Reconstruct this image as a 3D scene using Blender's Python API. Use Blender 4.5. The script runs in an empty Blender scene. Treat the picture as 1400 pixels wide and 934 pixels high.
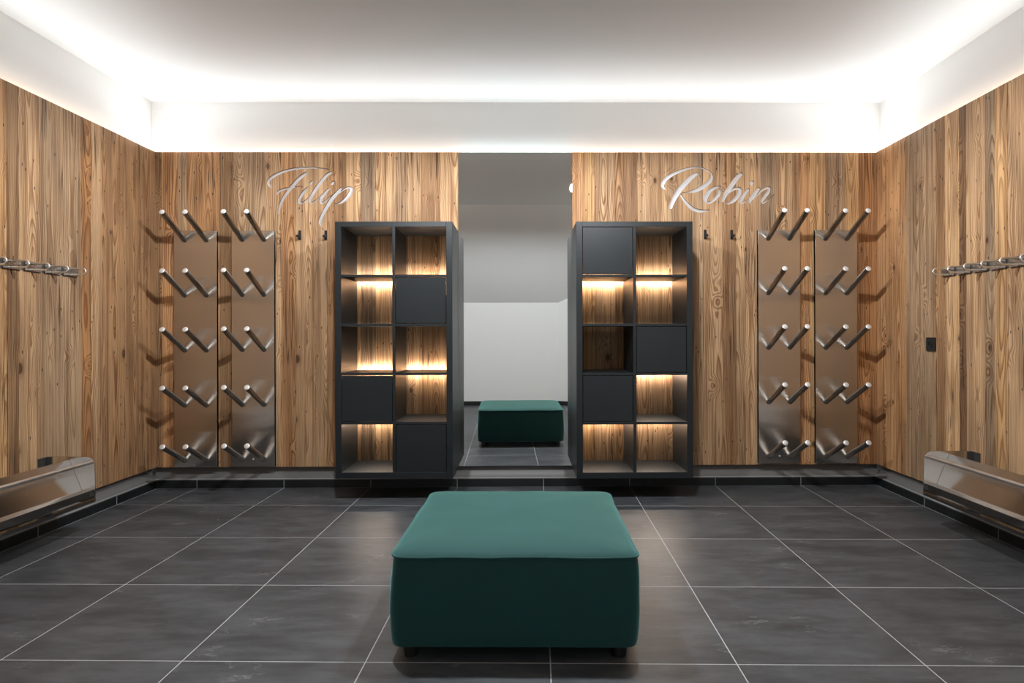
import bpy, bmesh, math, random
from mathutils import Vector, Matrix, Euler

S = bpy.context.scene
COL = S.collection
random.seed(7)
R = math.radians

# ------------------------------------------------------------------ camera
FW, FH = 1400, 934
FPX, CX, CY = 832.0, 722.0, 456.5
CAM = Vector((0, 0, 1.064))
YAW, ROLL = R(-0.6), R(0.14)
cam_d = bpy.data.cameras.new('camera')
cam = bpy.data.objects.new('camera', cam_d)
COL.objects.link(cam)
cam_d.sensor_width = 36
cam_d.lens = FPX / FW * 36
cam_d.shift_x = (FW / 2 - CX) / FW
cam_d.shift_y = (CY - FH / 2) / FW
cam_d.clip_start = 0.02
cam.location = CAM
cam.rotation_euler = Euler((R(90), ROLL, YAW), 'XYZ')
S.camera = cam
CROT = cam.rotation_euler.to_matrix()

# ------------------------------------------------------------------ world, exposure
w = bpy.data.worlds.new('world')
S.world = w
w.use_nodes = True
w.node_tree.nodes['Background'].inputs[0].default_value = (0.5, 0.55, 0.6, 1)
w.node_tree.nodes['Background'].inputs[1].default_value = 0.02
S.view_settings.view_transform = 'Standard'
S.view_settings.look = 'None'
S.view_settings.gamma = 1
S.view_settings.exposure = 0.0
S.cycles.max_bounces = 16
S.cycles.diffuse_bounces = 8
S.cycles.glossy_bounces = 8
S.cycles.sample_clamp_indirect = 8
S.cycles.caustics_reflective = False

# ------------------------------------------------------------------ room measures
ALPHA = R(1.5)                       # the floor grid and side walls stand 1.5 degrees off the panelled wall
U = Vector((math.sin(ALPHA), math.cos(ALPHA), 0))     # along the side walls, into the picture
V = Vector((math.cos(ALPHA), -math.sin(ALPHA), 0))    # across the room
YW = 4.25                            # face of the panelled back wall
PT = 0.035                           # plank thickness
YP = 4.32                            # plaster behind the planks
ZC = 2.707                           # ceiling
ZT = 2.333                           # top of the planks
ZB = 0.142                           # bottom of the planks


def ray(px, py):
    return CROT @ Vector(((px - CX) / FPX, -(py - CY) / FPX, -1))


def on_y(px, py, y=YW):
    d = ray(px, py)
    return CAM + d * ((y - CAM.y) / d.y)


def on_z(px, py, z=0.0):
    d = ray(px, py)
    return CAM + d * ((z - CAM.z) / d.z)


PL = on_y(212.7, 208); PL.z = 0      # left and right corners of the planked room
PR = on_y(1197.6, 208); PR.z = 0
NL, NR = V, -V                       # side wall normals, into the room


def on_side(side, px, py, n=0.0):
    """(s, z): distance along a side wall from its far corner towards the camera, and height."""
    P, N = (PL, NL) if side < 0 else (PR, NR)
    d = ray(px, py)
    p0 = P + N * n
    t = (p0 - CAM).dot(N) / d.dot(N)
    q = CAM + d * t
    return -(q - P).dot(U), q.z


# ------------------------------------------------------------------ cove lamps: LED strips lying in the gap behind the plank tops
COVE_W = 4.0                        # watts per metre
COVE_TILT = R(76)
COVE_COL = (0.90, 0.96, 1.0)


def strip_lamp(name, a, b, inward, watts, width=0.02, tilt=COVE_TILT, color=COVE_COL):
    x = (b - a); L = x.length; x.normalize()
    d = (Vector((0, 0, 1)) * math.cos(tilt) + inward * math.sin(tilt)).normalized()
    z = -d
    y = z.cross(x)
    ld = bpy.data.lights.new(name, 'AREA')
    ld.shape = 'RECTANGLE'; ld.size = L; ld.size_y = width
    ld.energy = watts * L; ld.color = color
    o = bpy.data.objects.new(name, ld)
    COL.objects.link(o)
    m = Matrix((x, y, z)).transposed().to_4x4()
    m.translation = (a + b) / 2
    o.matrix_world = m
    return o


ZL = 2.331
strip_lamp('cove_light', Vector((PL.x, 4.305, ZL)), Vector((PR.x, 4.305, ZL)), Vector((0, -1, 0)), COVE_W)
for P, N in ((PL, NL), (PR, NR)):
    q = P - N * 0.055; q.z = ZL
    strip_lamp('cove_light', q, q - U * 3.85, N, COVE_W)


SPOT_W = 140.0                       # ceiling spotlights (built further down)
SPOT_COL = (0.93, 0.97, 1.0)

# ------------------------------------------------------------------ materials
def mat(name):
    m = bpy.data.materials.new(name)
    m.use_nodes = True
    nt = m.node_tree
    return m, nt, nt.nodes['Principled BSDF']


class NT:
    """tiny node helper"""
    def __init__(s, nt):
        s.nt = nt

    def put(s, sock, v):
        if isinstance(v, bpy.types.NodeSocket):
            s.nt.links.new(v, sock)
        elif v is not None:
            if sock.type == 'RGBA' and len(v) == 3:
                v = (*v, 1)
            sock.default_value = v

    def n(s, typ, ins=None, **props):
        nd = s.nt.nodes.new(typ)
        for k, v in props.items():
            setattr(nd, k, v)
        for k, v in (ins or {}).items():
            s.put(nd.inputs[k], v)
        return nd

    def m(s, op, a, b=0.0, c=0.0):
        return s.n('ShaderNodeMath', {0: a, 1: b, 2: c}, operation=op).outputs[0]

    def vm(s, op, a, b=(0, 0, 0)):
        return s.n('ShaderNodeVectorMath', {0: a, 1: b}, operation=op).outputs[0]

    def noise(s, vec, scale=1.0, detail=2.0, rough=0.5):
        return s.n('ShaderNodeTexNoise', {'Vector': vec, 'Scale': scale, 'Detail': detail, 'Roughness': rough}).outputs[0]

    def mix(s, f, a, b, blend='MIX'):
        nd = s.n('ShaderNodeMix', data_type='RGBA', blend_type=blend)
        s.put(nd.inputs[0], f); s.put(nd.inputs[6], a); s.put(nd.inputs[7], b)
        return nd.outputs[2]

    def ramp(s, f, lo, hi):
        return s.n('ShaderNodeMapRange', {0: f, 1: lo, 2: hi, 3: 0.0, 4: 1.0}, interpolation_type='SMOOTHSTEP').outputs[0]

    def bump(s, h, strength, dist):
        return s.n('ShaderNodeBump', {'Height': h, 'Strength': strength, 'Distance': dist}).outputs[0]


def simple(name, col, rough=0.5, metal=0.0, spec=0.5, **kw):
    m, nt, b = mat(name)
    b.inputs['Base Color'].default_value = (*col, 1)
    b.inputs['Roughness'].default_value = rough
    b.inputs['Metallic'].default_value = metal
    b.inputs['Specular IOR Level'].default_value = spec
    for k, v in kw.items():
        b.inputs[k].default_value = v
    return m


def wood_material():
    m, nt, b = mat('reclaimed_wood')
    g = NT(nt)
    tc = g.n('ShaderNodeTexCoord').outputs['Object']
    oi = g.n('ShaderNodeObjectInfo')
    rnd = oi.outputs['Random']; ocol = oi.outputs['Color']
    sp = g.n('ShaderNodeSeparateXYZ', {0: tc})
    x, y, z = sp.outputs
    r100 = g.m('MULTIPLY', rnd, 97.0)
    r2 = g.m('FRACT', g.m('MULTIPLY', rnd, 733.0))
    r3 = g.m('FRACT', g.m('MULTIPLY', rnd, 3911.0))

    def vec(sx, sz, off=0.0):
        return g.n('ShaderNodeCombineXYZ', {0: g.m('MULTIPLY_ADD', x, sx, r100),
                                            1: g.m('MULTIPLY_ADD', y, sx, off),
                                            2: g.m('MULTIPLY_ADD', z, sz, g.m('MULTIPLY', rnd, 31.0))}).outputs[0]
    # knots
    vor = g.n('ShaderNodeTexVoronoi', {'Vector': vec(8.5, 4.6), 'Scale': 1.0, 'Randomness': 1.0})
    vd = vor.outputs['Distance']
    vsel = g.n('ShaderNodeSeparateColor', {0: vor.outputs['Color']}).outputs[0]
    keep = g.m('GREATER_THAN', vsel, 0.60)
    ksize = g.m('MULTIPLY_ADD', vsel, 0.28, -0.135)
    kd = g.m('DIVIDE', vd, ksize)
    kin = g.m('MULTIPLY', g.m('SUBTRACT', 1.0, g.ramp(kd, 0.65, 1.25)), keep)
    kswirl = g.m('MULTIPLY', g.m('SUBTRACT', 1.0, g.ramp(vd, 0.0, 0.42)), keep)
    # growth rings cut along the trunk
    wander = g.m('MULTIPLY', g.m('SUBTRACT', g.noise(vec(1.5, 1.3), 1.0, 2.0), 0.5), 0.055)
    cx = g.m('MULTIPLY_ADD', r2, 0.13, -0.065)
    dx = g.m('ADD', g.m('SUBTRACT', x, cx), wander)
    hz = g.m('MULTIPLY_ADD', g.noise(vec(2.5, 0.75, 5.0), 1.0, 1.5), 0.17, -0.05)
    rr = g.m('SQRT', g.m('ADD', g.m('MULTIPLY', dx, dx), g.m('MULTIPLY', hz, hz)))
    rr = g.m('ADD', rr, g.m('MULTIPLY', kswirl, 0.030))
    rr = g.m('ADD', rr, g.m('MULTIPLY', g.noise(vec(60, 5.0), 1.0, 2.0), 0.0035))
    ph = g.m('FRACT', g.m('MULTIPLY', rr, g.m('MULTIPLY_ADD', r3, 70.0, 85.0)))
    late = g.m('MULTIPLY', g.ramp(ph, 0.35, 0.88), g.m('SUBTRACT', 1.0, g.ramp(ph, 0.9, 1.0)))
    amp = g.m('MULTIPLY_ADD', g.noise(vec(6, 0.9, 3.0), 1.0, 2.0), 1.9, -0.25)
    late = g.m('MULTIPLY', late, g.n('ShaderNodeClamp', {0: amp, 1: 0.12, 2: 1.0}).outputs[0])
    # fibres, weathering
    fib = g.noise(vec(330, 5.5), 1.0, 3.0, 0.6)
    streak = g.noise(vec(38, 0.9, 9.0), 1.0, 3.0, 0.6)
    patch = g.noise(vec(7, 1.4, 15.0), 1.0, 3.0)
    base = g.mix(g.ramp(patch, 0.3, 0.75), g.mix(1.0, ocol, (1.12, 1.12, 1.12), 'MULTIPLY'),
                 g.mix(1.0, ocol, (0.66, 0.66, 0.70), 'MULTIPLY'))
    base = g.mix(g.m('MULTIPLY', g.ramp(streak, 0.42, 0.72), 0.74), base, g.mix(1.0, base, (0.40, 0.30, 0.22), 'MULTIPLY'))
    base = g.mix(g.m('MULTIPLY', late, 0.9), base, g.mix(1.0, ocol, (0.34, 0.21, 0.12), 'MULTIPLY'))
    base = g.mix(g.m('MULTIPLY', g.ramp(fib, 0.35, 0.75), 0.34), base, g.mix(1.0, base, (0.52, 0.45, 0.4), 'MULTIPLY'))
    crack = g.m('MULTIPLY', g.m('SUBTRACT', 1.0, g.ramp(g.m('ABSOLUTE', g.m('SUBTRACT', g.noise(vec(24, 0.5, 21.0), 1.0, 2.0), 0.5)), 0.004, 0.016)),
                g.ramp(g.noise(vec(5, 2.2, 40.0), 1.0, 1.0), 0.5, 0.62))
    base = g.mix(g.m('MULTIPLY', crack, 0.75), base, (0.035, 0.02, 0.012))
    base = g.mix(g.m('MULTIPLY', kin, 0.82), base, (0.06, 0.03, 0.016))
    halo = g.m('MULTIPLY', g.m('MULTIPLY', g.m('SUBTRACT', 1.0, g.ramp(kd, 1.0, 2.4)), keep), 0.4)
    base = g.mix(halo, base, g.mix(1.0, base, (0.55, 0.4, 0.3), 'MULTIPLY'))
    # worm holes
    v2 = g.n('ShaderNodeTexVoronoi', {'Vector': vec(46, 15, 3.0), 'Scale': 1.0, 'Randomness': 1.0})
    hsel = g.m('GREATER_THAN', g.n('ShaderNodeSeparateColor', {0: v2.outputs['Color']}).outputs[1], 0.955)
    hole = g.m('MULTIPLY', g.m('LESS_THAN', v2.outputs['Distance'], 0.13), hsel)
    base = g.mix(hole, base, (0.03, 0.018, 0.01))
    g.put(b.inputs['Base Color'], base)
    g.put(b.inputs['Roughness'], g.m('MULTIPLY_ADD', fib, 0.2, 0.52))
    b.inputs['Specular IOR Level'].default_value = 0.35
    h = g.m('ADD', g.m('MULTIPLY', late, 1.0), g.m('MULTIPLY', fib, -0.55))
    h = g.m('ADD', h, g.m('MULTIPLY', crack, -1.5))
    h = g.m('ADD', h, g.m('MULTIPLY', g.noise(vec(40, 9, 2.0), 1.0, 2.0), 0.9))
    g.put(b.inputs['Normal'], g.bump(h, 0.8, 0.0022))
    return m


def tile_material(name, c1, c2, vein, rough):
    m, nt, b = mat(name)
    g = NT(nt)
    tc = g.n('ShaderNodeTexCoord').outputs['Object']
    rnd = g.n('ShaderNodeObjectInfo').outputs['Random']
    off = g.n('ShaderNodeCombineXYZ', {0: g.m('MULTIPLY', rnd, 57.0), 1: g.m('MULTIPLY', rnd, 23.0), 2: 0.0}).outputs[0]
    v = g.vm('ADD', tc, off)
    va = g.vm('MULTIPLY', v, (1.0, 2.3, 1.0))
    n1 = g.noise(va, 2.6, 6.0, 0.62)
    n2 = g.noise(g.vm('MULTIPLY', v, (2.5, 9.0, 1.0)), 3.0, 5.0, 0.65)
    n3 = g.noise(v, 60.0, 3.0)
    f = g.m('ADD', g.m('MULTIPLY', n1, 0.65), g.m('MULTIPLY', n2, 0.35))
    c = g.mix(g.ramp(f, 0.34, 0.68), c1, c2)
    c = g.mix(g.m('MULTIPLY', n3, 0.25), c, g.mix(1.0, c, (0.6, 0.6, 0.6), 'MULTIPLY'))
    warp = g.vm('ADD', v, g.n('ShaderNodeCombineXYZ', {0: g.m('MULTIPLY', n2, 0.25), 1: g.m('MULTIPLY', n1, 0.3), 2: 0.0}).outputs[0])
    nv = g.noise(g.vm('MULTIPLY', warp, (1.0, 1.7, 1.0)), 2.1, 3.0, 0.55)
    line = g.m('SUBTRACT', 1.0, g.ramp(g.m('ABSOLUTE', g.m('SUBTRACT', nv, 0.5)), 0.0, 0.006))
    line = g.m('MULTIPLY', line, g.ramp(g.noise(v, 3.5, 2.0), 0.5, 0.68))
    c = g.mix(g.m('MULTIPLY', line, 0.55), c, vein)
    g.put(b.inputs['Base Color'], c)
    g.put(b.inputs['Roughness'], g.m('MULTIPLY_ADD', n1, 0.16, rough))
    b.inputs['Specular IOR Level'].default_value = 0.45
    g.put(b.inputs['Normal'], g.bump(g.m('ADD', n2, g.m('MULTIPLY', n3, 0.35)), 0.25, 0.002))
    return m


def plaster_material(name, col):
    m, nt, b = mat(name)
    g = NT(nt)
    tc = g.n('ShaderNodeTexCoord').outputs['Object']
    n1 = g.noise(tc, 1.6, 5.0, 0.6)
    n2 = g.noise(g.vm('MULTIPLY', tc, (4, 9, 9)), 1.3, 4.0)
    g.put(b.inputs['Base Color'], g.mix(g.m('MULTIPLY', n1, 0.3), col, [c * 0.94 for c in col]))
    b.inputs['Roughness'].default_value = 0.85
    b.inputs['Specular IOR Level'].default_value = 0.2
    g.put(b.inputs['Normal'], g.bump(g.m('ADD', n1, g.m('MULTIPLY', n2, 0.4)), 0.12, 0.006))
    return m


def brushed_material(name, col, rough, aniso, tangent):
    m, nt, b = mat(name)
    g = NT(nt)
    tc = g.n('ShaderNodeTexCoord').outputs['Object']
    # fine brushing lines run along z
    br = g.noise(g.vm('MULTIPLY', tc, (420, 420, 2.0)), 1.0, 2.0)
    g.put(b.inputs['Base Color'], g.mix(g.m('MULTIPLY', br, 0.35), col, [c * 0.8 for c in col]))
    b.inputs['Metallic'].default_value = 1
    b.inputs['Roughness'].default_value = rough
    b.inputs['Anisotropic'].default_value = aniso
    t = g.n('ShaderNodeVectorTransform', {0: tangent}, vector_type='VECTOR', convert_from='OBJECT', convert_to='WORLD').outputs[0]
    g.put(b.inputs['Tangent'], t)
    return m


def fabric_material():
    m, nt, b = mat('green_velvet')
    g = NT(nt)
    tc = g.n('ShaderNodeTexCoord').outputs['Object']
    n1 = g.noise(tc, 6.0, 4.0)
    n2 = g.noise(tc, 420.0, 2.0)
    c = g.mix(n1, (0.0065, 0.043, 0.041), (0.008, 0.054, 0.051))
    c = g.mix(g.m('MULTIPLY', n2, 0.4), c, (0.005, 0.036, 0.036))
    g.put(b.inputs['Base Color'], c)
    b.inputs['Roughness'].default_value = 0.75
    b.inputs['Specular IOR Level'].default_value = 0.25
    b.inputs['Sheen Weight'].default_value = 0.75
    b.inputs['Sheen Roughness'].default_value = 0.42
    b.inputs['Sheen Tint'].default_value = (0.42, 1.0, 0.96, 1)
    g.put(b.inputs['Normal'], g.bump(g.m('ADD', n2, g.m('MULTIPLY', n1, 2.0)), 0.25, 0.0012))
    return m


def emit_material(name, col, strength):
    m, nt, b = mat(name)
    b.inputs['Base Color'].default_value = (0.8, 0.8, 0.8, 1)
    b.inputs['Emission Color'].default_value = (*col, 1)
    b.inputs['Emission Strength'].default_value = strength
    return m


M_WOOD = wood_material()
M_TILE = tile_material('slate_tile', (0.036, 0.039, 0.043), (0.090, 0.095, 0.102), (0.24, 0.245, 0.25), 0.36)
M_BASE = tile_material('skirting_tile', (0.007, 0.008, 0.009), (0.014, 0.016, 0.017), (0.03, 0.03, 0.03), 0.35)
M_GROUT = simple('grout', (0.46, 0.46, 0.46), 0.9, spec=0.1)
M_WHITE = plaster_material('white_plaster', (0.84, 0.84, 0.83))
M_GREYWALL = plaster_material('rear_plaster', (0.80, 0.805, 0.805))
M_BAND = simple('grey_cove_trim', (0.15, 0.146, 0.14), 0.5, 0.0, 0.4)
M_EDGE_HL = simple('edge_highlight_paint', (0.50, 0.50, 0.50), 0.4, 0.3)  # pale colour stands for light caught along the trim's lower edge
M_PLATE = brushed_material('brushed_steel_plate', (0.62, 0.58, 0.54), 0.18, 0.92, (1, 0, 0))
M_PEG = simple('satin_steel', (0.40, 0.37, 0.34), 0.24, 1.0)
M_CAP = simple('reflection_pale_metal', (0.86, 0.85, 0.84), 0.38, 0.6)  # ceiling reflection on the peg ends is put into this pale colour
M_STEEL = brushed_material('trough_steel', (0.72, 0.69, 0.66), 0.20, 0.55, (0, 0, 1))
M_LIP = simple('reflection_dark_steel', (0.30, 0.28, 0.26), 0.12, 1.0)  # the dark floor mirrored in the trough lip is put into this colour
M_ROD = simple('rod_steel', (0.80, 0.78, 0.76), 0.34, 1.0)
M_RAIL = simple('rail_steel', (0.42, 0.38, 0.34), 0.22, 1.0)
M_LETTER = simple('letter_steel', (0.86, 0.85, 0.87), 0.36, 1.0)
M_ANTH = simple('anthracite_board', (0.0060, 0.0090, 0.0108), 0.40, 0.0, 0.55)
M_BLACK = simple('black_metal', (0.010, 0.010, 0.010), 0.45)
M_DARKMET = simple('dark_metal', (0.12, 0.12, 0.12), 0.4, 0.7)  # rail bar, and the reflection painted dark at the trough end plate
M_FAB = fabric_material()
M_LED = emit_material('warm_led', (1.0, 0.87, 0.74), 140.0)
M_SPOT = emit_material('spot_lens', (1.0, 0.95, 0.88), 12.0)
M_LAMP = simple('lamp_body', (0.75, 0.75, 0.76), 0.4)
M_MIRROR = simple('mirror_silver', (0.90, 0.925, 0.915), 0.0, 1.0)
M_MEDGE = simple('mirror_edge', (0.55, 0.62, 0.60), 0.2, 0.3)


# ------------------------------------------------------------------ geometry helpers
def box(bm, x0, x1, y0, y1, z0, z1, bev=0.0, seg=1):
    r = bmesh.ops.create_cube(bm, size=1)
    vs = r['verts']
    for v in vs:
        v.co = Vector(((x0 + x1) / 2 + v.co.x * (x1 - x0), (y0 + y1) / 2 + v.co.y * (y1 - y0), (z0 + z1) / 2 + v.co.z * (z1 - z0)))
    if bev:
        es = list({e for v in vs for e in v.link_edges})
        bmesh.ops.bevel(bm, geom=es, offset=bev, segments=seg, affect='EDGES', profile=0.5)


def tube(bm, pts, r, seg=12, caps=True):
    pts = [Vector(p) for p in pts]
    rings = []
    up = None
    for i, p in enumerate(pts):
        t = (pts[min(i + 1, len(pts) - 1)] - pts[max(i - 1, 0)]).normalized()
        if up is None:
            up = Vector((0, 0, 1)) if abs(t.z) < 0.9 else Vector((1, 0, 0))
        a = t.cross(up).normalized()
        up = a.cross(t).normalized()
        rr = r[i] if isinstance(r, (list, tuple)) else r
        rings.append([bm.verts.new(p + (a * math.cos(k * 2 * math.pi / seg) + up * math.sin(k * 2 * math.pi / seg)) * rr) for k in range(seg)])
    for A, B in zip(rings, rings[1:]):
        for k in range(seg):
            bm.faces.new((A[k], A[(k + 1) % seg], B[(k + 1) % seg], B[k]))
    if caps:
        bm.faces.new(rings[0][::-1]); bm.faces.new(rings[-1])


def prism(bm, poly, axis_from, axis_to, place):
    """extrude a 2-D polygon; place(a, b, t) gives the 3-D point"""
    A = [bm.verts.new(place(a, b, axis_from)) for a, b in poly]
    B = [bm.verts.new(place(a, b, axis_to)) for a, b in poly]
    n = len(poly)
    for k in range(n):
        bm.faces.new((A[k], A[(k + 1) % n], B[(k + 1) % n], B[k]))
    bm.faces.new(A[::-1]); bm.faces.new(B)


def mesh(name, bm, m, smooth=None):
    bmesh.ops.recalc_face_normals(bm, faces=bm.faces)
    me = bpy.data.meshes.new(name)
    bm.to_mesh(me); bm.free()
    me.materials.append(m)
    if smooth:
        me.shade_smooth()
        me.set_sharp_from_angle(angle=R(smooth))
    return me


def put(name, data, parent=None, loc=(0, 0, 0), rz=0.0):
    o = bpy.data.objects.new(name, data)
    COL.objects.link(o)
    o.location = loc
    o.rotation_euler = (0, 0, rz)
    if parent:
        o.parent = parent
    return o


def obj(name, bm, m, parent=None, loc=(0, 0, 0), rz=0.0, smooth=None):
    return put(name, mesh(name, bm, m, smooth), parent, loc, rz)


def bxo(name, dims, m, parent=None, bev=0.0, **kw):
    bm = bmesh.new(); box(bm, *dims, bev=bev)
    return obj(name, bm, m, parent, **kw)


def thing(name, label, cat, loc=(0, 0, 0), rz=0.0, group=None):
    o = put(name, None, None, loc, rz)
    o.empty_display_size = 0.05
    o['label'] = label; o['category'] = cat
    if group:
        o['group'] = group
    return o


def struct(o):
    o['kind'] = 'structure'
    return o


def copy_tree(o, parent=None):
    c = o.copy(); COL.objects.link(c)
    if parent:
        c.parent = parent
    for ch in list(o.children):
        copy_tree(ch, c)
    return c


# ------------------------------------------------------------------ floor
G0 = on_z(752.5, 907)
TS = 0.6
floor = struct(bxo('floor', (-3.3, 3.3, -2.9, 3.4, -0.12, -0.0003), M_GROUT, loc=(G0.x, G0.y, 0), rz=-ALPHA))
bm = bmesh.new(); box(bm, -TS / 2 + 0.0016, TS / 2 - 0.0016, -TS / 2 + 0.0016, TS / 2 - 0.0016, -0.01, 0, bev=0.0005)
ME_TILE = mesh('floor_tile', bm, M_TILE)
# rows towards the panelled wall; the last one is cut at the skirting
for j in range(-5, 4):
    for i in range(-6, 5):
        t = put('floor_tile', ME_TILE, floor, ((i + 0.5) * TS, (j + 0.5) * TS, 0))
EDGE = (PR.x - PL.x)

# ------------------------------------------------------------------ walls
wall_back = struct(bxo('wall_back', (-2.95, 2.95, YP, YP + 0.1, -0.1, ZC + 0.1), M_WHITE))
SL = 5.2                              # side wall length towards the camera


def side_root(name, P, N):
    sgn = 1 if N is NL else -1
    # local x runs along the wall towards the camera, local y points into the room on the left wall
    bm = bmesh.new()
    a, b = -0.2, SL
    p = [P - N * 0.07, P - N * 0.17]
    q = [p[0] - U * a, p[0] - U * b, p[1] - U * b, p[1] - U * a]
    lo = [bm.verts.new((v.x, v.y, -0.1)) for v in q]; hi = [bm.verts.new((v.x, v.y, ZC + 0.1)) for v in q]
    for k in range(4):
        bm.faces.new((lo[k], lo[(k + 1) % 4], hi[(k + 1) % 4], hi[k]))
    bm.faces.new(lo); bm.faces.new(hi)
    return struct(obj(name, bm, M_WHITE))


wall_left = side_root('wall_left', PL, NL)
wall_right = side_root('wall_right', PR, NR)

# rear wall behind the camera: low wall, its right end turned in, and the sloped ceiling above it
YR = -0.58
TURN = R(28)
KX = 0.55


def zslope(y):
    return 1.53 + (y - YR) * 0.873


def rear_y(x):
    return YR if x <= KX else YR + (x - KX) * math.tan(TURN)


bm = bmesh.new()
xs = [-2.95, KX, 2.95]
F_ = [(bm.verts.new((x, rear_y(x), -0.1)), bm.verts.new((x, rear_y(x), zslope(rear_y(x)) + 0.02))) for x in xs]
B_ = [(bm.verts.new((x, rear_y(x) - 0.15, -0.1)), bm.verts.new((x, rear_y(x) - 0.15, zslope(rear_y(x)) + 0.02))) for x in xs]
for k in range(2):
    bm.faces.new((F_[k][0], F_[k + 1][0], F_[k + 1][1], F_[k][1]))
    bm.faces.new((B_[k][0], B_[k][1], B_[k + 1][1], B_[k + 1][0]))
    bm.faces.new((F_[k][1], F_[k + 1][1], B_[k + 1][1], B_[k][1]))
    bm.faces.new((F_[k][0], B_[k][0], B_[k + 1][0], F_[k + 1][0]))
for k in (0, 2):
    bm.faces.new((F_[k][0], F_[k][1], B_[k][1], B_[k][0]))
wall_front = struct(obj('wall_front', bm, M_GREYWALL))
bm = bmesh.new()
prism(bm, [(-2.95, YR), (KX, YR), (2.95, rear_y(2.95)), (2.95, rear_y(2.95) + 0.013), (KX - 0.003, YR + 0.012), (-2.95, YR + 0.012)], 0.0, 0.06, lambda a, b, t: Vector((a, b, t)))
struct(obj('baseboard_front', bm, M_BASE))

YS = YR + (ZC - 1.53) / 0.873         # where slope meets flat ceiling
ceiling = struct(bxo('ceiling', (-2.95, 2.95, YS, YP + 0.1, ZC, ZC + 0.12), M_WHITE))
bm = bmesh.new()
prism(bm, [(YR - 0.15, zslope(YR - 0.15)), (YS, ZC), (YS, ZC + 0.12), (YR - 0.15, zslope(YR - 0.15) + 0.16)], -2.95, 2.95, lambda a, b, t: Vector((t, a, b)))
obj('sloped_ceiling', bm, M_GREYWALL, ceiling)

# ------------------------------------------------------------------ planks
TAN = (0.62, 0.395, 0.215)


def tone(k):
    t = {'t': (1, 1, 1), 'l': (1.18, 1.17, 1.12), 'o': (1.06, 0.92, 0.78), 'O': (0.86, 0.68, 0.52), 'g': (0.86, 0.90, 0.96),
         'G': (0.66, 0.70, 0.76), 'd': (0.62, 0.58, 0.54), 'D': (0.42, 0.36, 0.33), 'b': (0.82, 0.74, 0.66), 'y': (1.15, 1.08, 0.92)}[k]
    j = random.uniform(0.95, 1.06)
    return tuple(TAN[i] * t[i] * j for i in range(3)) + (1,)


def plank(parent, loc, rz, wdt, z0, z1, col, name='plank'):
    """loc: foot of the plank's middle on the finished face; local -y points into the room"""
    pr = random.uniform(-0.0011, 0.0011)
    bm = bmesh.new()
    box(bm, -wdt / 2 + 0.0006, wdt / 2 - 0.0006, pr, PT, z0, z1, bev=0.0012)
    o = obj(name, bm, M_WOOD, parent, loc, rz)
    o.color = col
    return o


BACK = [(206.5, 'd'), (221, 'o'), (242.6, 'g'), (255, 'o'), (281, 'o'), (300, 'd'), (319, 'g'), (340, 'g'), (362, 't'), (384, 'o'), (404, 't'),
        (431, 't'), (447, 'b'), (473, 'l'), (493, 'G'), (513, 'l'), (528, 'l'), (541, 't'), (557, 't'), (576, 'b'), (601, 'l'), (626.5, None),
        (782, 'o'), (797, 'y'), (813, 't'), (841, 'b'), (871, 't'), (888, 't'), (912, 't'), (928.5, 'l'), (945.5, 'g'), (961, 't'), (988, 'b'),
        (1006, 't'), (1018, 't'), (1040, 'G'), (1060.5, 't'), (1083.5, 'b'), (1092.6, 'o'), (1107, 'y'), (1128, 'g'), (1155, 'y'), (1174, 'O'), (1198.5, None)]
back_planks = []
for (a, k), (b2, _) in zip(BACK, BACK[1:]):
    if k is None:
        continue
    xa, xb = on_y(a, 210).x, on_y(b2, 210).x
    back_planks.append(plank(wall_back, ((xa + xb) / 2, YW, 0), 0, xb - xa, ZB, ZT, tone(k)))
MX0, MX1 = on_y(626.5, 210).x, on_y(782, 210).x

LEFT = [(206, 'b'), (190, 'b'), (171, 'b'), (154, 'b'), (139, 't'), (124.5, 'O'), (111, 'g'), (87, 'g'), (53.5, 't'), (25.4, 'd'), (9.4, 'y'), (-14, 't'), (-40, None)]
RIGHT = [(1199, 'o'), (1210.6, 'o'), (1238.3, 'g'), (1262, 'g'), (1278.7, 'b'), (1291.5, 'l'), (1310.8, 'D'), (1320.6, 't'), (1346.8, 'G'), (1360, 'y'),
         (1377.7, 't'), (1404, 'b'), (1432, None)]
for side, lst, P, N, root in ((-1, LEFT, PL, NL, wall_left), (1, RIGHT, PR, NR, wall_right)):
    ss = [(on_side(side, px, 300)[0], k) for px, k in lst]
    ss[0] = (0.0, ss[0][1])
    ss[-1] = (ss[-1][0], 't')
    s = ss[-1][0]
    while s < 3.8:
        s += random.uniform(0.08, 0.17)
        ss.append((s, random.choice('ttbglod')))
    rz = -ALPHA - R(90) if side > 0 else -ALPHA + R(90)
    for (a, k), (b2, _) in zip(ss, ss[1:]):
        c = P - U * ((a + b2) / 2)
        plank(root, (c.x, c.y, 0), rz, b2 - a, ZB, ZT, tone(k))
    # LED profile in the gap behind the planks
    bm = bmesh.new()
    q = [P - N * 0.036 + U * 0.03, P - N * 0.069 + U * 0.03, P - N * 0.069 - U * 3.86, P - N * 0.036 - U * 3.86]
    lo = [bm.verts.new((v.x, v.y, 2.29)) for v in q]; hi = [bm.verts.new((v.x, v.y, 2.31)) for v in q]
    for kk in range(4):
        bm.faces.new((lo[kk], lo[(kk + 1) % 4], hi[(kk + 1) % 4], hi[kk]))
    bm.faces.new(lo); bm.faces.new(hi)
    obj('light_channel', bm, M_WHITE, root)
bxo('light_channel', (PL.x, PR.x, YW + PT + 0.001, YP - 0.001, 2.29, 2.32), M_WHITE, wall_back)

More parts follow.
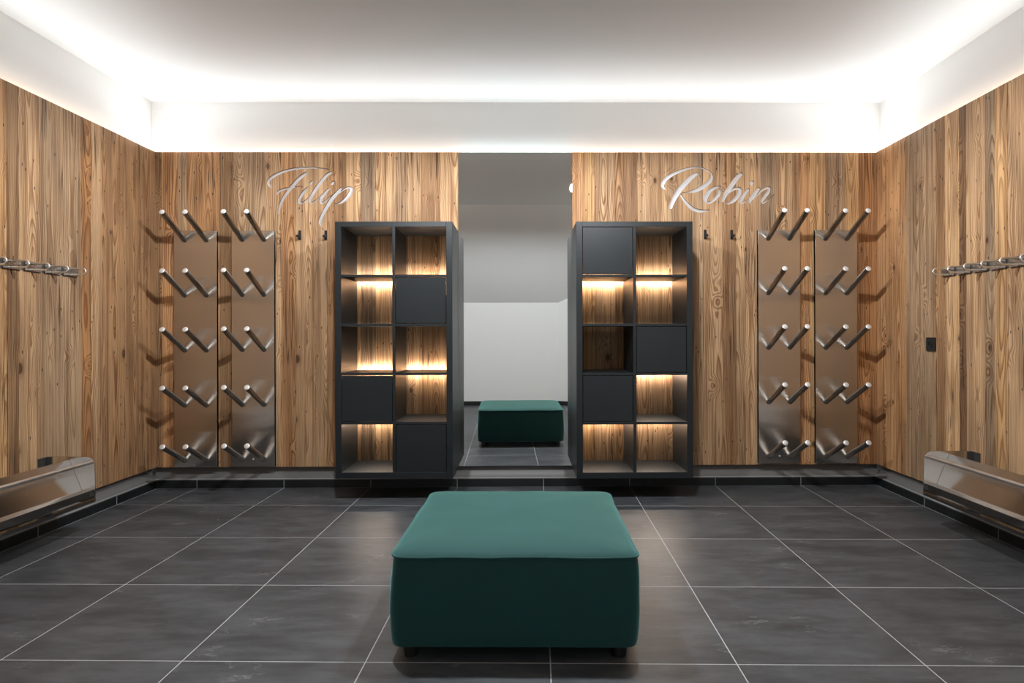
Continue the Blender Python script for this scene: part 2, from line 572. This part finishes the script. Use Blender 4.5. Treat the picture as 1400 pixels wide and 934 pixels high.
# grey coved strip under the planks, dark tile skirting below it
YBB = 4.268
COVE = []
for k in range(7):
    a = k / 6
    COVE.append((0.040 - 0.055 * (1 - math.cos(a * math.pi / 2)), 0.165 - 0.103 * math.sin(a * math.pi / 2)))
COVE = [(0.069, 0.165)] + COVE + [(-0.015, 0.055), (0.069, 0.055)]      # (depth behind plank face, z)
bm = bmesh.new()
prism(bm, COVE, PL.x - 0.02, PR.x + 0.02, lambda a, b, t: Vector((t, YW + a, b)))
t1 = struct(obj('trim_1', bm, M_BAND, smooth=40))
EDGE_HL = [(-0.0165, 0.0605), (-0.0165, 0.0665), (-0.0135, 0.0668), (-0.0135, 0.0605)]  # thin added strip that carries the painted edge highlight
bm = bmesh.new()
prism(bm, EDGE_HL, PL.x + 0.0135, PR.x - 0.0135, lambda a, b, t: Vector((t, YW + a, b)))
obj('trim_highlight', bm, M_EDGE_HL, t1)
for nm, P, N in (('trim_2', PL, NL), ('trim_3', PR, NR)):
    bm = bmesh.new()
    prism(bm, COVE, 0.0, 3.5, lambda a, b, t: (P - N * a - U * t) + Vector((0, 0, b)))
    t1 = struct(obj(nm, bm, M_BAND, smooth=40))
    bm = bmesh.new()
    prism(bm, EDGE_HL, 0.0135, 3.5, lambda a, b, t: (P - N * a - U * t) + Vector((0, 0, b)))
    obj('trim_highlight', bm, M_EDGE_HL, t1)
# skirtings: pieces cut to the floor joints
bb = struct(put('baseboard_back', None))
edges = [PL.x + 0.012]
base_j = []
for i in range(-6, 6):
    p = Vector((G0.x, G0.y, 0)) + V * (i * TS)
    t = (YW - 0.012 - p.y) / U.y
    base_j.append((p + U * t).x)
edges += [x for x in base_j if PL.x + 0.05 < x < PR.x - 0.05] + [PR.x - 0.012]
for a, b2 in zip(edges, edges[1:]):
    bxo('skirting_tile', (-(b2 - a) / 2 + 0.0015, (b2 - a) / 2 - 0.0015, 0, 0.07, 0.001, 0.0585), M_BASE, bb, bev=0.001, loc=((a + b2) / 2, YW - 0.014, 0))
bxo('grout_line', (PL.x, PR.x, 0.001, 0.06, 0.0, 0.057), M_GROUT, bb, loc=(0, YW - 0.0135, 0))
for nm, P, N, side in (('baseboard_left', PL, NL, -1), ('baseboard_right', PR, NR, 1)):
    root = struct(put(nm, None))
    rz = -ALPHA - R(90) if side > 0 else -ALPHA + R(90)
    off = ((G0 - P).dot(U)) % TS
    cuts = [0.012] + [TS - off + k * TS for k in range(-1, 7) if 0.05 < TS - off + k * TS < 3.5] + [3.5]
    for a, b2 in zip(cuts, cuts[1:]):
        c = P + N * 0.014 - U * ((a + b2) / 2)
        bxo('skirting_tile', (-(b2 - a) / 2 + 0.0015, (b2 - a) / 2 - 0.0015, 0, 0.07, 0.001, 0.0585), M_BASE, root, bev=0.001, loc=(c.x, c.y, 0), rz=rz)
    c = P + N * 0.0135 - U * 1.75
    bxo('grout_line', (-1.74, 1.74, 0, 0.06, 0.0, 0.057), M_GROUT, root, loc=(c.x, c.y, 0), rz=rz)

# ------------------------------------------------------------------ mirror
mr = thing('wall_mirror', 'tall frameless mirror between the two dark cabinets, reflecting the green ottoman', 'mirror', ((MX0 + MX1) / 2, YW, ZB))
hw = (MX1 - MX0) / 2
bxo('mirror_glass', (-hw + 0.0006, hw - 0.0006, 0.003, 0.008, 0, ZT - ZB), M_MIRROR, mr)
bxo('backing_board', (-hw + 0.002, hw - 0.002, 0.0085, PT, 0, ZT - ZB), M_MEDGE, mr)

# ------------------------------------------------------------------ cut lettering
def catmull(pts, n=7):
    out = []
    for i in range(len(pts) - 1):
        p0, p1, p2, p3 = pts[max(i - 1, 0)], pts[i], pts[i + 1], pts[min(i + 2, len(pts) - 1)]
        for k in range(n):
            t = k / n
            out.append(tuple(0.5 * (2 * p1[c] + (p2[c] - p0[c]) * t + (2 * p0[c] - 5 * p1[c] + 4 * p2[c] - p3[c]) * t * t +
                                    (3 * p1[c] - p0[c] - 3 * p2[c] + p3[c]) * t ** 3) for c in range(3)))
    out.append(pts[-1])
    return out


LETTERS = {
    'first': ((350, 215, 9.333), [
        [[(205, 385, 6), (172, 365, 14), (150, 325, 19), (172, 280, 20), (225, 238, 19), (310, 197, 17), (420, 162, 15), (550, 140, 13), (700, 134, 11), (840, 142, 8), (940, 158, 5)],
         [(648, 195, 16), (560, 262, 22), (480, 345, 23), (410, 430, 22), (350, 520, 21), (305, 620, 17), (285, 722, 9)],
         [(258, 478, 10), (285, 438, 14), (350, 408, 14), (420, 395, 11), (500, 380, 8), (600, 373, 4)]],
        [[(664, 385, 10), (610, 440, 18), (560, 520, 20), (548, 572, 17), (585, 585, 11), (640, 545, 7), (690, 495, 5)],
         [(716, 306, 13), (702, 326, 18), (688, 348, 13)]],
        [[(960, 190, 14), (890, 242, 20), (810, 340, 22), (740, 440, 22), (692, 530, 20), (692, 578, 15), (730, 575, 10), (790, 530, 7), (840, 480, 5)]],
        [[(934, 398, 12), (880, 460, 18), (832, 530, 20), (826, 578, 15), (862, 575, 10), (920, 530, 7), (970, 482, 4)],
         [(992, 312, 14), (978, 330, 19), (962, 350, 14)]],
        [[(1092, 393, 14), (1040, 450, 22), (970, 530, 24), (900, 640, 24), (850, 730, 22), (815, 820, 20), (828, 875, 9)],
         [(1060, 462, 5), (1110, 420, 8), (1170, 390, 13), (1215, 398, 18), (1208, 445, 23), (1170, 505, 22), (1110, 562, 17), (1060, 588, 11), (1010, 595, 5)]],
    ]),
    'second': ((895, 215, 8.235), [
        [[(125, 362, 5), (97, 340, 16), (92, 300, 20), (132, 240, 20), (210, 190, 17), (310, 147, 13), (420, 118, 10), (510, 118, 8), (590, 145, 8), (640, 190, 10),
          (640, 245, 18), (595, 298, 24), (520, 348, 23), (440, 382, 17), (380, 392, 8), (310, 402, 4)],
         [(490, 180, 12), (430, 215, 24), (350, 290, 28), (280, 372, 28), (225, 460, 26), (188, 545, 22), (180, 582, 12)],
         [(290, 420, 7), (320, 470, 13), (370, 530, 17), (430, 580, 19), (500, 605, 17), (570, 602, 11), (615, 590, 4)]],
        [[(750, 325, 5), (690, 340, 13), (620, 385, 23), (578, 450, 26), (580, 498, 17), (620, 512, 11), (680, 470, 18), (728, 410, 19), (732, 365, 11), (752, 372, 6), (790, 392, 3)]],
        [[(988, 175, 13), (930, 235, 24), (860, 330, 26), (800, 420, 24), (765, 505, 12)],
         [(790, 445, 6), (850, 388, 9), (920, 352, 14), (962, 365, 20), (948, 420, 23), (900, 480, 21), (840, 515, 13), (800, 520, 5)]],
        [[(1064, 352, 11), (1012, 420, 20), (977, 480, 21), (978, 513, 13), (1020, 500, 8), (1070, 455, 4)],
         [(1112, 268, 15), (1096, 290, 22), (1080, 312, 14)]],
        [[(1184, 343, 14), (1130, 410, 22), (1082, 480, 21), (1075, 518, 10)],
         [(1100, 482, 5), (1160, 422, 8), (1230, 362, 10), (1288, 342, 15), (1288, 382, 19), (1245, 440, 20), (1213, 488, 17), (1222, 514, 11), (1270, 486, 7), (1350, 415, 3)]],
    ]),
}


def stroke_outline(st, o, sc):
    """left, middle and right points of one pen stroke on the wall, in metres (x, z)"""
    c = catmull(st)
    P3 = [(on_y(o[0] + x / sc, o[1] + y / sc), max(h, 2.5) / sc * YW / FPX) for x, y, h in c]
    L, Mi, Rr = [], [], []
    for i, (p, h) in enumerate(P3):
        a, b2 = P3[max(i - 1, 0)][0], P3[min(i + 1, len(P3) - 1)][0]
        t = Vector((b2.x - a.x, b2.z - a.z)).normalized()
        nn = Vector((-t.y, t.x))
        L.append((p.x + nn.x * h, p.z + nn.y * h)); Mi.append((p.x, p.z)); Rr.append((p.x - nn.x * h, p.z - nn.y * h))
    return L, Mi, Rr


GROOVE = 0.013
cutters = []
for key, labl in (('first', 'polished steel script lettering set into the planks above the left cabinet'),
                  ('second', 'polished steel script lettering set into the planks above the right cabinet')):
    o_sc, letters = LETTERS[key]
    ctr = on_y(425 if key == 'first' else 980, 265)
    root = thing('wall_lettering', labl, 'lettering', (ctr.x, YW, ctr.z), group='script lettering on the wall')
    for strokes in letters:
        bm = bmesh.new()
        for k, st in enumerate(strokes):
            L, Mi, Rr = stroke_outline(st, o_sc, o_sc[2])
            n = len(L)
            dy = 0.0002 * k
            rows = []
            for i in range(n):
                # a hollow gutter of steel: edges near the wood face, middle deep
                rows.append([bm.verts.new((x - ctr.x, y + dy, z - ctr.z)) for (x, z), y in
                             ((L[i], 0.0100), (Mi[i], 0.0112), (Rr[i], 0.0100), (Rr[i], 0.0125), (L[i], 0.0125))])
            for i in range(n - 1):
                for q in range(5):
                    bm.faces.new((rows[i][q], rows[i][(q + 1) % 5], rows[i + 1][(q + 1) % 5], rows[i + 1][q]))
            bm.faces.new(rows[0]); bm.faces.new(rows[-1][::-1])
            cb = bmesh.new()
            pad = 1.06
            cl = []
            for i in range(n):
                mx, mz = Mi[i]
                lx, lz = mx + (L[i][0] - mx) * pad, mz + (L[i][1] - mz) * pad
                rx, rz_ = mx + (Rr[i][0] - mx) * pad, mz + (Rr[i][1] - mz) * pad
                cl.append([cb.verts.new((lx, YW - 0.02, lz)), cb.verts.new((rx, YW - 0.02, rz_)), cb.verts.new((rx, YW + GROOVE + dy, rz_)), cb.verts.new((lx, YW + GROOVE + dy, lz))])
            for i in range(n - 1):
                for q in range(4):
                    cb.faces.new((cl[i][q], cl[i][(q + 1) % 4], cl[i + 1][(q + 1) % 4], cl[i + 1][q]))
            cb.faces.new(cl[0]); cb.faces.new(cl[-1][::-1])
            xs_ = [v.co.x for v in cb.verts]
            cutters.append((min(xs_), max(xs_), mesh('cut', cb, M_WOOD)))
        obj('letter', bm, M_LETTER, root, smooth=25)

dg = None
for p in back_planks:
    wv = [v.co.x for v in p.data.vertices]
    x0, x1 = p.location.x + min(wv), p.location.x + max(wv)
    hit = [c for c in cutters if c[0] < x1 and c[1] > x0]
    tmp = []
    for c in hit:
        co = put('cut', c[2]); tmp.append(co)
        md = p.modifiers.new('b', 'BOOLEAN'); md.operation = 'DIFFERENCE'; md.object = co; md.solver = 'EXACT'; md.use_self = True
    if hit:
        bpy.context.view_layer.update()
        dg = bpy.context.evaluated_depsgraph_get()
        me = bpy.data.meshes.new_from_object(p.evaluated_get(dg))
        p.modifiers.clear()
        old = p.data; p.data = me; me.name = 'plank'
        bpy.data.meshes.remove(old)
        for co in tmp:
            bpy.data.objects.remove(co)
for c in cutters:
    bpy.data.meshes.remove(c[2])

# ------------------------------------------------------------------ cabinets
YF = YW - 0.375                       # front plane of the cabinets
CD = 0.375


def cabinet(label, pxl, pxr, cells, leds):
    """cells: rows of two letters (d = door, o = open); leds: {(row, col): 'gap' | 'under'} on the shelf below the row"""
    xl, xr = on_y(pxl, 470, YF).x, on_y(pxr, 470, YF).x
    zt, zb = on_y((pxl + pxr) / 2, 302.8, YF).z, on_y((pxl + pxr) / 2, 654.3, YF).z
    W, H = xr - xl, zt - zb
    t = thing('cube_cabinet', label, 'cabinet', ((xl + xr) / 2, YW, zb), group='hanging cube cabinets')
    sp, tp, dv, sh = 0.0385, 0.033, 0.019, 0.016
    h = W / 2
    y0, y1 = -CD, -0.002
    for s in (-1, 1):
        a, b2 = sorted((s * h, s * (h - sp)))
        bxo('side_panel', (a, b2, y0, 0.0022, 0, H), M_ANTH, t, bev=0.0012)
    bxo('top_panel', (-h + sp, h - sp, y0, y1, H - tp, H), M_ANTH, t, bev=0.0012)
    bxo('bottom_panel', (-h + sp, h - sp, y0, y1, 0, tp + 0.006), M_ANTH, t, bev=0.0012)
    bxo('divider', (-dv / 2, dv / 2, y0 + 0.001, y1, tp + 0.006, H - tp), M_ANTH, t, bev=0.0012)
    zlo, zhi = tp + 0.006, H - tp
    ch = (zhi - zlo) / 5
    cols = ((-h + sp, -dv / 2), (dv / 2, h - sp))
    for r in range(5):
        for c in range(2):
            a, b2 = cols[c]
            top = zhi - r * ch - (sh / 2 if r else 0)
            bot = zhi - (r + 1) * ch + (sh / 2 if r < 4 else 0)
            if cells[r][c] == 'd':
                bxo('door', (a + 0.003, b2 - 0.003, y0 + 0.003, y0 + 0.021, bot + 0.003, top - 0.003), M_ANTH, t, bev=0.0012)
            if r < 4:
                k = leds.get((r, c))
                rear = -0.030 if k == 'gap' else -0.003
                sf = bxo('shelf', (a, b2, y0 + 0.001, rear, bot - sh, bot), M_ANTH, t, bev=0.001)
                if k == 'gap':
                    zc = bot - sh / 2
                    bxo('led_strip', (a + 0.004, b2 - 0.004, rear + 0.0005, rear + 0.007, zc - 0.005, zc + 0.005), M_LED, sf)
                elif k == 'under':
                    zc = bot - sh
                    bxo('led_strip', (a + 0.004, b2 - 0.004, -0.024, -0.014, zc - 0.005, zc - 0.0004), M_LED, sf)
    return t


cabinet('dark anthracite cube cabinet left of the mirror, four doors, glowing open niches', 458.2, 618.6,
        ['oo', 'od', 'oo', 'do', 'od'], {(0, 0): 'gap', (0, 1): 'gap', (2, 0): 'gap', (2, 1): 'gap', (3, 0): 'under'})
cabinet('dark anthracite cube cabinet right of the mirror, with one unlit open niche', 788.2, 947.4,
        ['do', 'oo', 'od', 'do', 'oo'], {(0, 0): 'gap', (0, 1): 'gap', (2, 1): 'under', (3, 0): 'under', (3, 1): 'under'})

# ------------------------------------------------------------------ boot racks
PLT = 0.02
zt_, zb_ = 1.0, 1.0


def rack_meshes():
    bm = bmesh.new(); box(bm, -0.148, 0.148, -PLT, 0, 0, 1.652, bev=0.002)
    plate = mesh('back_plate', bm, M_PLATE)
    d = Vector((0, -0.262, 0.139))
    dn = d.normalized()
    bm = bmesh.new(); tube(bm, [Vector((0, 0, 0)) - dn * 0.004, d - dn * 0.003, d], [0.0182, 0.0182, 0.0172], 20)
    peg = mesh('peg', bm, M_PEG, 40)
    bm = bmesh.new(); tube(bm, [d + dn * 0.0002, d + dn * 0.004, d + dn * 0.0062, d + dn * 0.0072], [0.0176, 0.0176, 0.0150, 0.0090], 20)
    cap = mesh('end_cap', bm, M_CAP, 40)
    bm = bmesh.new(); tube(bm, [(0, 0, 0), (0, -0.003, 0)], 0.006, 10)
    return plate, peg, cap, mesh('screw', bm, M_CAP, 40)


ME_PLATE, ME_PEG, ME_CAP, ME_SCREW = rack_meshes()
RACKS = [('steel boot drying rack with ten pegs, beside the left corner of the room', 237.6, 297.0, 315.6, 639, False),
         ('steel boot drying rack with ten pegs, nearest the black hooks left of the left cabinet', 316.9, 375.4, 315.6, 638, True),
         ('steel boot drying rack with ten pegs, nearest the black hooks right of the right cabinet', 1036.4, 1094.3, 314.4, 633.5, True),
         ('steel boot drying rack with ten pegs, beside the right corner of the room', 1114.7, 1172.4, 314.4, 633.5, False)]
for lb, a, b2, yt, yb, scr in RACKS:
    pa, pb = on_y(a, 475, YW - PLT), on_y(b2, 475, YW - PLT)
    ztop, zbot = on_y((a + b2) / 2, yt, YW - PLT).z, on_y((a + b2) / 2, yb, YW - PLT).z
    r = thing('boot_rack', lb, 'boot rack', ((pa.x + pb.x) / 2, YW - 0.0015, zbot), group='boot racks on the panelled wall')
    bp = put('back_plate', ME_PLATE, r)
    bp.scale.z = (ztop - zbot) / 1.652
    base5 = 0.050
    for k in range(5):
        for s in (-1, 1):
            p = put('peg', ME_PEG, r, (s * 0.0745, -PLT, base5 + k * 0.3805))
            put('end_cap', ME_CAP, p)
    if scr:
        put('screw', ME_SCREW, r, (0.0, -PLT, 0.052))

# ------------------------------------------------------------------ small black hooks
bm = bmesh.new()
box(bm, -0.0095, 0.0095, -0.006, 0, -0.033, 0.033, bev=0.002)
ME_HP = mesh('hook_plate', bm, M_BLACK)
bm = bmesh.new()
tube(bm, [(0, -0.004, -0.014), (0, -0.036, -0.014), (0, -0.040, -0.013)], [0.0065, 0.0065, 0.006], 12)
tube(bm, [(0, -0.040, -0.013), (0, -0.047, -0.013)], [0.010, 0.010], 14)
ME_HK = mesh('hook_peg', bm, M_BLACK, 40)
for px, py, lb in ((410, 321.7, 'small black wall hook left of the left cabinet, the one further from it'),
                   (445.7, 321.8, 'small black wall hook left of the left cabinet, the one closer to it'),
                   (963.9, 320.7, 'small black wall hook right of the right cabinet, the one closer to it'),
                   (1000, 321, 'small black wall hook right of the right cabinet, the one further from it')):
    p = on_y(px, py)
    h_ = thing('coat_hook', lb, 'hook', (p.x, YW - 0.0012, p.z), group='small black wall hooks')
    put('hook_plate', ME_HP, h_); put('hook_peg', ME_HK, h_)


# ------------------------------------------------------------------ things on the side walls
def side_frame(side, s, z):
    """location and rotation: local x along the wall towards the camera, local y into the room (left) or its mirror"""
    P, N = (PL, NL) if side < 0 else (PR, NR)
    c = P - U * s
    return (c.x, c.y, z)


def sv(side, s, n, z):
    """vector in the frame of a root placed on the wall foot: s towards the camera, n into the room"""
    N = NL if side < 0 else NR
    v = -U * s + N * n
    return Vector((v.x, v.y, z))


def poly_round(pts, radii, seg=6):
    out = []
    n = len(pts)
    for i in range(n):
        p = Vector(pts[i]); a = Vector(pts[i - 1]); b2 = Vector(pts[(i + 1) % n]); r = radii[i]
        if r <= 0:
            out.append(tuple(p)); continue
        A = p + (a - p).normalized() * r; B = p + (b2 - p).normalized() * r
        for k in range(seg + 1):
            t = k / seg
            q = A * (1 - t) ** 2 + p * 2 * t * (1 - t) + B * t * t
            out.append(tuple(q))
    return out


def coat_rail(side, label, px_list, py):
    ss = [on_side(side, px, py, 0.012)[0] for px in px_list]
    z = on_side(side, px_list[0], py, 0.012)[1]
    step = (ss[-1] - ss[0]) / (len(ss) - 1)
    t = thing('ski_rail', label, 'wall rail', side_frame(side, ss[0], z), group='steel ski rails on the side walls')
    L = step * 10
    bm = bmesh.new()
    prism(bm, [(0.0012, -0.022), (0.005, -0.022), (0.005, 0.022), (0.0012, 0.022)], -0.05, L, lambda a, b2, s: sv(side, s, a, b2))
    obj('wall_bar', bm, M_DARKMET, t)
    for k in range(10):
        s0 = k * step
        bm = bmesh.new()
        prism(bm, [(0.0052, -0.025), (0.012, -0.025), (0.012, 0.025), (0.0052, 0.025)], s0 - step * 0.47, s0 + step * 0.36, lambda a, b2, s: sv(side, s, a, b2))
        obj('loop_bracket', bm, M_RAIL, t)
        pts = [(0.0125 + 0.0715 * j / 3, 0.0165) for j in range(0, 4)]
        pts += [(0.084 + 0.0165 * math.sin(a), 0.0165 * math.cos(a)) for a in [math.pi * j / 10 for j in range(1, 10)]]
        pts += [(0.084 - 0.0715 * j / 3, -0.0165) for j in range(0, 4)]
        bm = bmesh.new()
        tube(bm, [sv(side, s0, a, b2) for a, b2 in pts], 0.0047, 10)
        obj('ski_loop', bm, M_ROD, t, smooth=50)
    return t


coat_rail(-1, 'steel ski rail with hairpin loops on the left plank wall', [96, 71, 45, 15.6], 371.5)
coat_rail(1, 'steel ski rail with hairpin loops on the right plank wall', [1296.8, 1317.6, 1340, 1365, 1392], 371.5)


def trough(side, label, px, py):
    s0, ztop = on_side(side, px, py)
    z0 = ztop - 0.243
    t = thing('ski_trough', label, 'ski trough', side_frame(side, s0, z0), group='steel ski troughs on the side walls')
    L = 1.75
    D = 0.276
    shape = poly_round([(0.0015, 0.0), (D - 0.004, 0.0), (D, 0.004), (D - 0.006, 0.243), (0.0015, 0.243)], [0, 0.004, 0.004, 0.05, 0.014])
    for sa in (0.0, L):
        bm = bmesh.new()
        prism(bm, shape, sa, sa + 0.003, lambda a, b2, s: sv(side, s, a, b2))
        obj('end_plate', bm, M_STEEL, t)
    bm = bmesh.new()
    tube(bm, [sv(side, 0.003, D - 0.022, 0.214), sv(side, L, D - 0.022, 0.214)], 0.0112, 16)
    obj('front_rod', bm, M_ROD, t, smooth=40)
    # sloping back sheet, turned into a shallow tray with a bright front edge
    bm = bmesh.new()
    prof = [(0.135, 0.228), (0.203, 0.066), (0.206, 0.064), (0.262, 0.066), (0.2625, 0.064), (0.2025, 0.062), (0.199, 0.065), (0.132, 0.226)]
    prism(bm, prof, 0.0045, L, lambda a, b2, s: sv(side, s, a, b2))
    obj('sloped_sheet', bm, M_STEEL, t)
    bm = bmesh.new()
    prism(bm, [(0.262, 0.0665), (0.2655, 0.0665), (0.262, 0.03), (0.2585, 0.03)], 0.0035, L, lambda a, b2, s: sv(side, s, a, b2))
    obj('front_lip', bm, M_LIP, t)
    bm = bmesh.new()
    prism(bm, [(0.246, 0.0015), (0.270, 0.0015), (0.270, 0.016), (0.246, 0.016)], 0.0035, L, lambda a, b2, s: sv(side, s, a, b2))
    obj('bottom_bar', bm, M_LIP, t)
    bm = bmesh.new()  # added dark pieces in place of the reflection in the end plate
    prism(bm, [(0.0016, 0.190), (0.040, 0.190), (0.040, 0.240), (0.0016, 0.240)], 0.0035, 0.006, lambda a, b2, s: sv(side, s, a, b2))
    prism(bm, [(0.0016, 0.02), (0.006, 0.02), (0.006, 0.240), (0.0016, 0.240)], 0.006, 0.05, lambda a, b2, s: sv(side, s, a, b2))
    obj('plate_reflection', bm, M_DARKMET, t)
    return t


trough(-1, 'brushed steel ski trough with front rod low on the left plank wall', 61.4, 624.6)
trough(1, 'brushed steel ski trough with front rod low on the right plank wall', 1331.6, 616.8)

# socket on the right wall
s_, z_ = on_side(1, 1274.2, 470.7)
so = thing('wall_socket', 'square black power socket on the right plank wall', 'socket', side_frame(1, s_, z_))
bm = bmesh.new()
prism(bm, poly_round([(-0.041, -0.041), (0.041, -0.041), (0.041, 0.041), (-0.041, 0.041)], [0.004] * 4, 3), 0.0012, 0.010, lambda a, b2, n: sv(1, a, n, b2))
obj('frame', bm, M_BLACK, so)
bm = bmesh.new()
ring = [(0.0205 * math.cos(k * math.pi / 12), 0.0205 * math.sin(k * math.pi / 12)) for k in range(24)]
rin = [(0.0175 * math.cos(k * math.pi / 12), 0.0175 * math.sin(k * math.pi / 12)) for k in range(24)]
VA = [bm.verts.new(sv(1, a, 0.0135, b2)) for a, b2 in ring]; VB = [bm.verts.new(sv(1, a, 0.0135, b2)) for a, b2 in rin]
VC = [bm.verts.new(sv(1, a, 0.0101, b2)) for a, b2 in ring]; VD = [bm.verts.new(sv(1, a, 0.0101, b2)) for a, b2 in rin]
for k in range(24):
    j = (k + 1) % 24
    bm.faces.new((VA[k], VA[j], VB[j], VB[k])); bm.faces.new((VA[k], VC[k], VC[j], VA[j])); bm.faces.new((VB[k], VB[j], VD[j], VD[k]))
obj('socket_ring', bm, simple('socket_grey', (0.03, 0.03, 0.032), 0.3), so)
bm = bmesh.new()
for dx in (-0.0095, 0.0, 0.0095):
    tube(bm, [sv(1, dx, 0.0101, 0.0 if dx else 0.004), sv(1, dx, 0.0112, 0.0 if dx else 0.004)], 0.0026, 8)
obj('contact_hole', bm, simple('socket_hole', (0.002, 0.002, 0.002), 0.8), so)

# ------------------------------------------------------------------ ottoman
OB = on_z(706, 885, 0.056)
OW = 0.824
OROT = R(-1.2)
ot = thing('ottoman', 'square green velvet ottoman standing in the middle of the tiled floor', 'ottoman', (0, 0, 0), OROT)


def rsq(h, r, z, n=10, m=10, wob=None):
    """ring of a rounded square of half width h"""
    pts = []
    r = min(r, h * 0.999)
    for q in range(4):
        a0 = math.pi / 2 * q
        for k in range(n):
            a = a0 + (math.pi / 2) * k / (n - 1)
            c = Vector((h - r, h - r))
            rot = [(1, 1), (-1, 1), (-1, -1), (1, -1)][q]
            pts.append(Vector((c.x * rot[0] + r * math.cos(a), c.y * rot[1] + r * math.sin(a), z)))
        # straight run to next corner
        nx = [(1, 1), (-1, 1), (-1, -1), (1, -1)][(q + 1) % 4]
        a = a0 + math.pi / 2
        e = Vector(((h - r) * nx[0] + r * math.cos(a), (h - r) * nx[1] + r * math.sin(a), z))
        s = pts[-1]
        for k in range(1, m):
            pts.append(s.lerp(e, k / m))
    if wob:
        pts = [wob(p) for p in pts]
    return pts


from mathutils import noise as mn


def loft(bm, rings, cap0=True, cap1=True):
    vs = [[bm.verts.new(p) for p in r] for r in rings]
    n = len(vs[0])
    for A, B in zip(vs, vs[1:]):
        for k in range(n):
            bm.faces.new((A[k], A[(k + 1) % n], B[(k + 1) % n], B[k]))
    if cap0:
        bm.faces.new(vs[0][::-1])
    if cap1:
        bm.faces.new(vs[-1])


def wrinkle(p):
    f = max(0.0, min(1.0, (p.z - 0.22) / 0.10)) * 0.005 + 0.002
    nv = mn.noise(Vector((p.x * 9, p.y * 9, p.z * 16))) * f
    d = Vector((p.x, p.y, 0))
    d.normalize()
    return p + d * nv


bm = bmesh.new()
H2 = OW / 2
prof = [(0.052, -0.035), (0.048, -0.012), (0.051, -0.003), (0.068, 0.000), (0.11, 0.003), (0.16, 0.0045), (0.21, 0.004), (0.26, 0.002), (0.30, -0.001), (0.325, -0.004), (0.338, -0.008)]
loft(bm, [rsq(H2 - 0.006 + o, 0.042, z, wob=wrinkle) for z, o in prof])
obj('upholstered_body', bm, M_FAB, ot, smooth=60)
bm = bmesh.new()


def sag(p):
    q = wrinkle(p)
    q.z += 0.0035 * mn.noise(Vector((p.x * 5, p.y * 5, 3.0)))
    return q


top = [(H2 - 0.030, 0.3385), (H2 - 0.010, 0.3392), (H2 - 0.007, 0.342), (H2 - 0.012, 0.3465), (H2 - 0.03, 0.352), (H2 - 0.07, 0.357), (H2 - 0.13, 0.360), (H2 - 0.22, 0.362), (H2 - 0.31, 0.363), (0.03, 0.363)]
loft(bm, [rsq(h, 0.05 if h > 0.2 else h * 0.4, z, wob=sag) for h, z in top])
obj('top_cover', bm, M_FAB, ot, smooth=60)
bm = bmesh.new()
ring = [wrinkle(p) for p in rsq(H2 - 0.0075, 0.044, 0.3395)]
ring = [p + Vector((0, 0, 0.0015 * mn.noise(Vector((p.x * 11, p.y * 11, 0))))) for p in ring]
tube(bm, ring + [ring[0]], 0.0038, 8, caps=False)
obj('piping', bm, M_FAB, ot, smooth=60)
for sx in (-1, 1):
    for sy in (-1, 1):
        bm = bmesh.new()
        tube(bm, [(sx * 0.345, sy * 0.345, 0.0), (sx * 0.345, sy * 0.345, 0.052)], [0.024, 0.029], 20)
        obj('foot', bm, M_BLACK, ot, smooth=40)
fy = OB.y + H2
ot.location = (OB.x * 1.0 + 0.002, fy, 0)

# ------------------------------------------------------------------ ceiling spotlights: one is glimpsed in the mirror, its twin is just outside it
def ceiling_spot(label, x, y):
    cs = thing('ceiling_spotlight', label, 'lamp', (x, y, ZC), group='ceiling spotlights')
    bm = bmesh.new(); tube(bm, [(0, 0, 0), (0, 0, -0.02)], 0.05, 24); obj('mount', bm, M_LAMP, cs, smooth=40)
    bm = bmesh.new(); tube(bm, [(0, 0, -0.02), (0, 0, -0.06)], 0.008, 10); obj('stem', bm, M_LAMP, cs, smooth=40)
    bm = bmesh.new(); tube(bm, [(0.016, 0.0, -0.055), (-0.012, 0, -0.15)], 0.032, 24); obj('lamp_head', bm, M_LAMP, cs, smooth=40)
    bm = bmesh.new(); tube(bm, [(-0.0121, 0, -0.1502), (-0.0127, 0, -0.1522)], 0.027, 24); obj('lens', bm, M_SPOT, cs, smooth=40)
    ld = bpy.data.lights.new('spot_beam', 'SPOT')
    ld.energy = SPOT_W; ld.spot_size = R(179); ld.spot_blend = 0.24; ld.shadow_soft_size = 0.05; ld.color = SPOT_COL
    put('spot_beam', ld, cs, (-0.015, 0, -0.205))


ceiling_spot('small white ceiling spotlight glimpsed at the upper right edge of the mirror', 0.545, 2.50)
ceiling_spot('small white ceiling spotlight above the ottoman, on the side of the left cabinet', -0.70, 2.50)
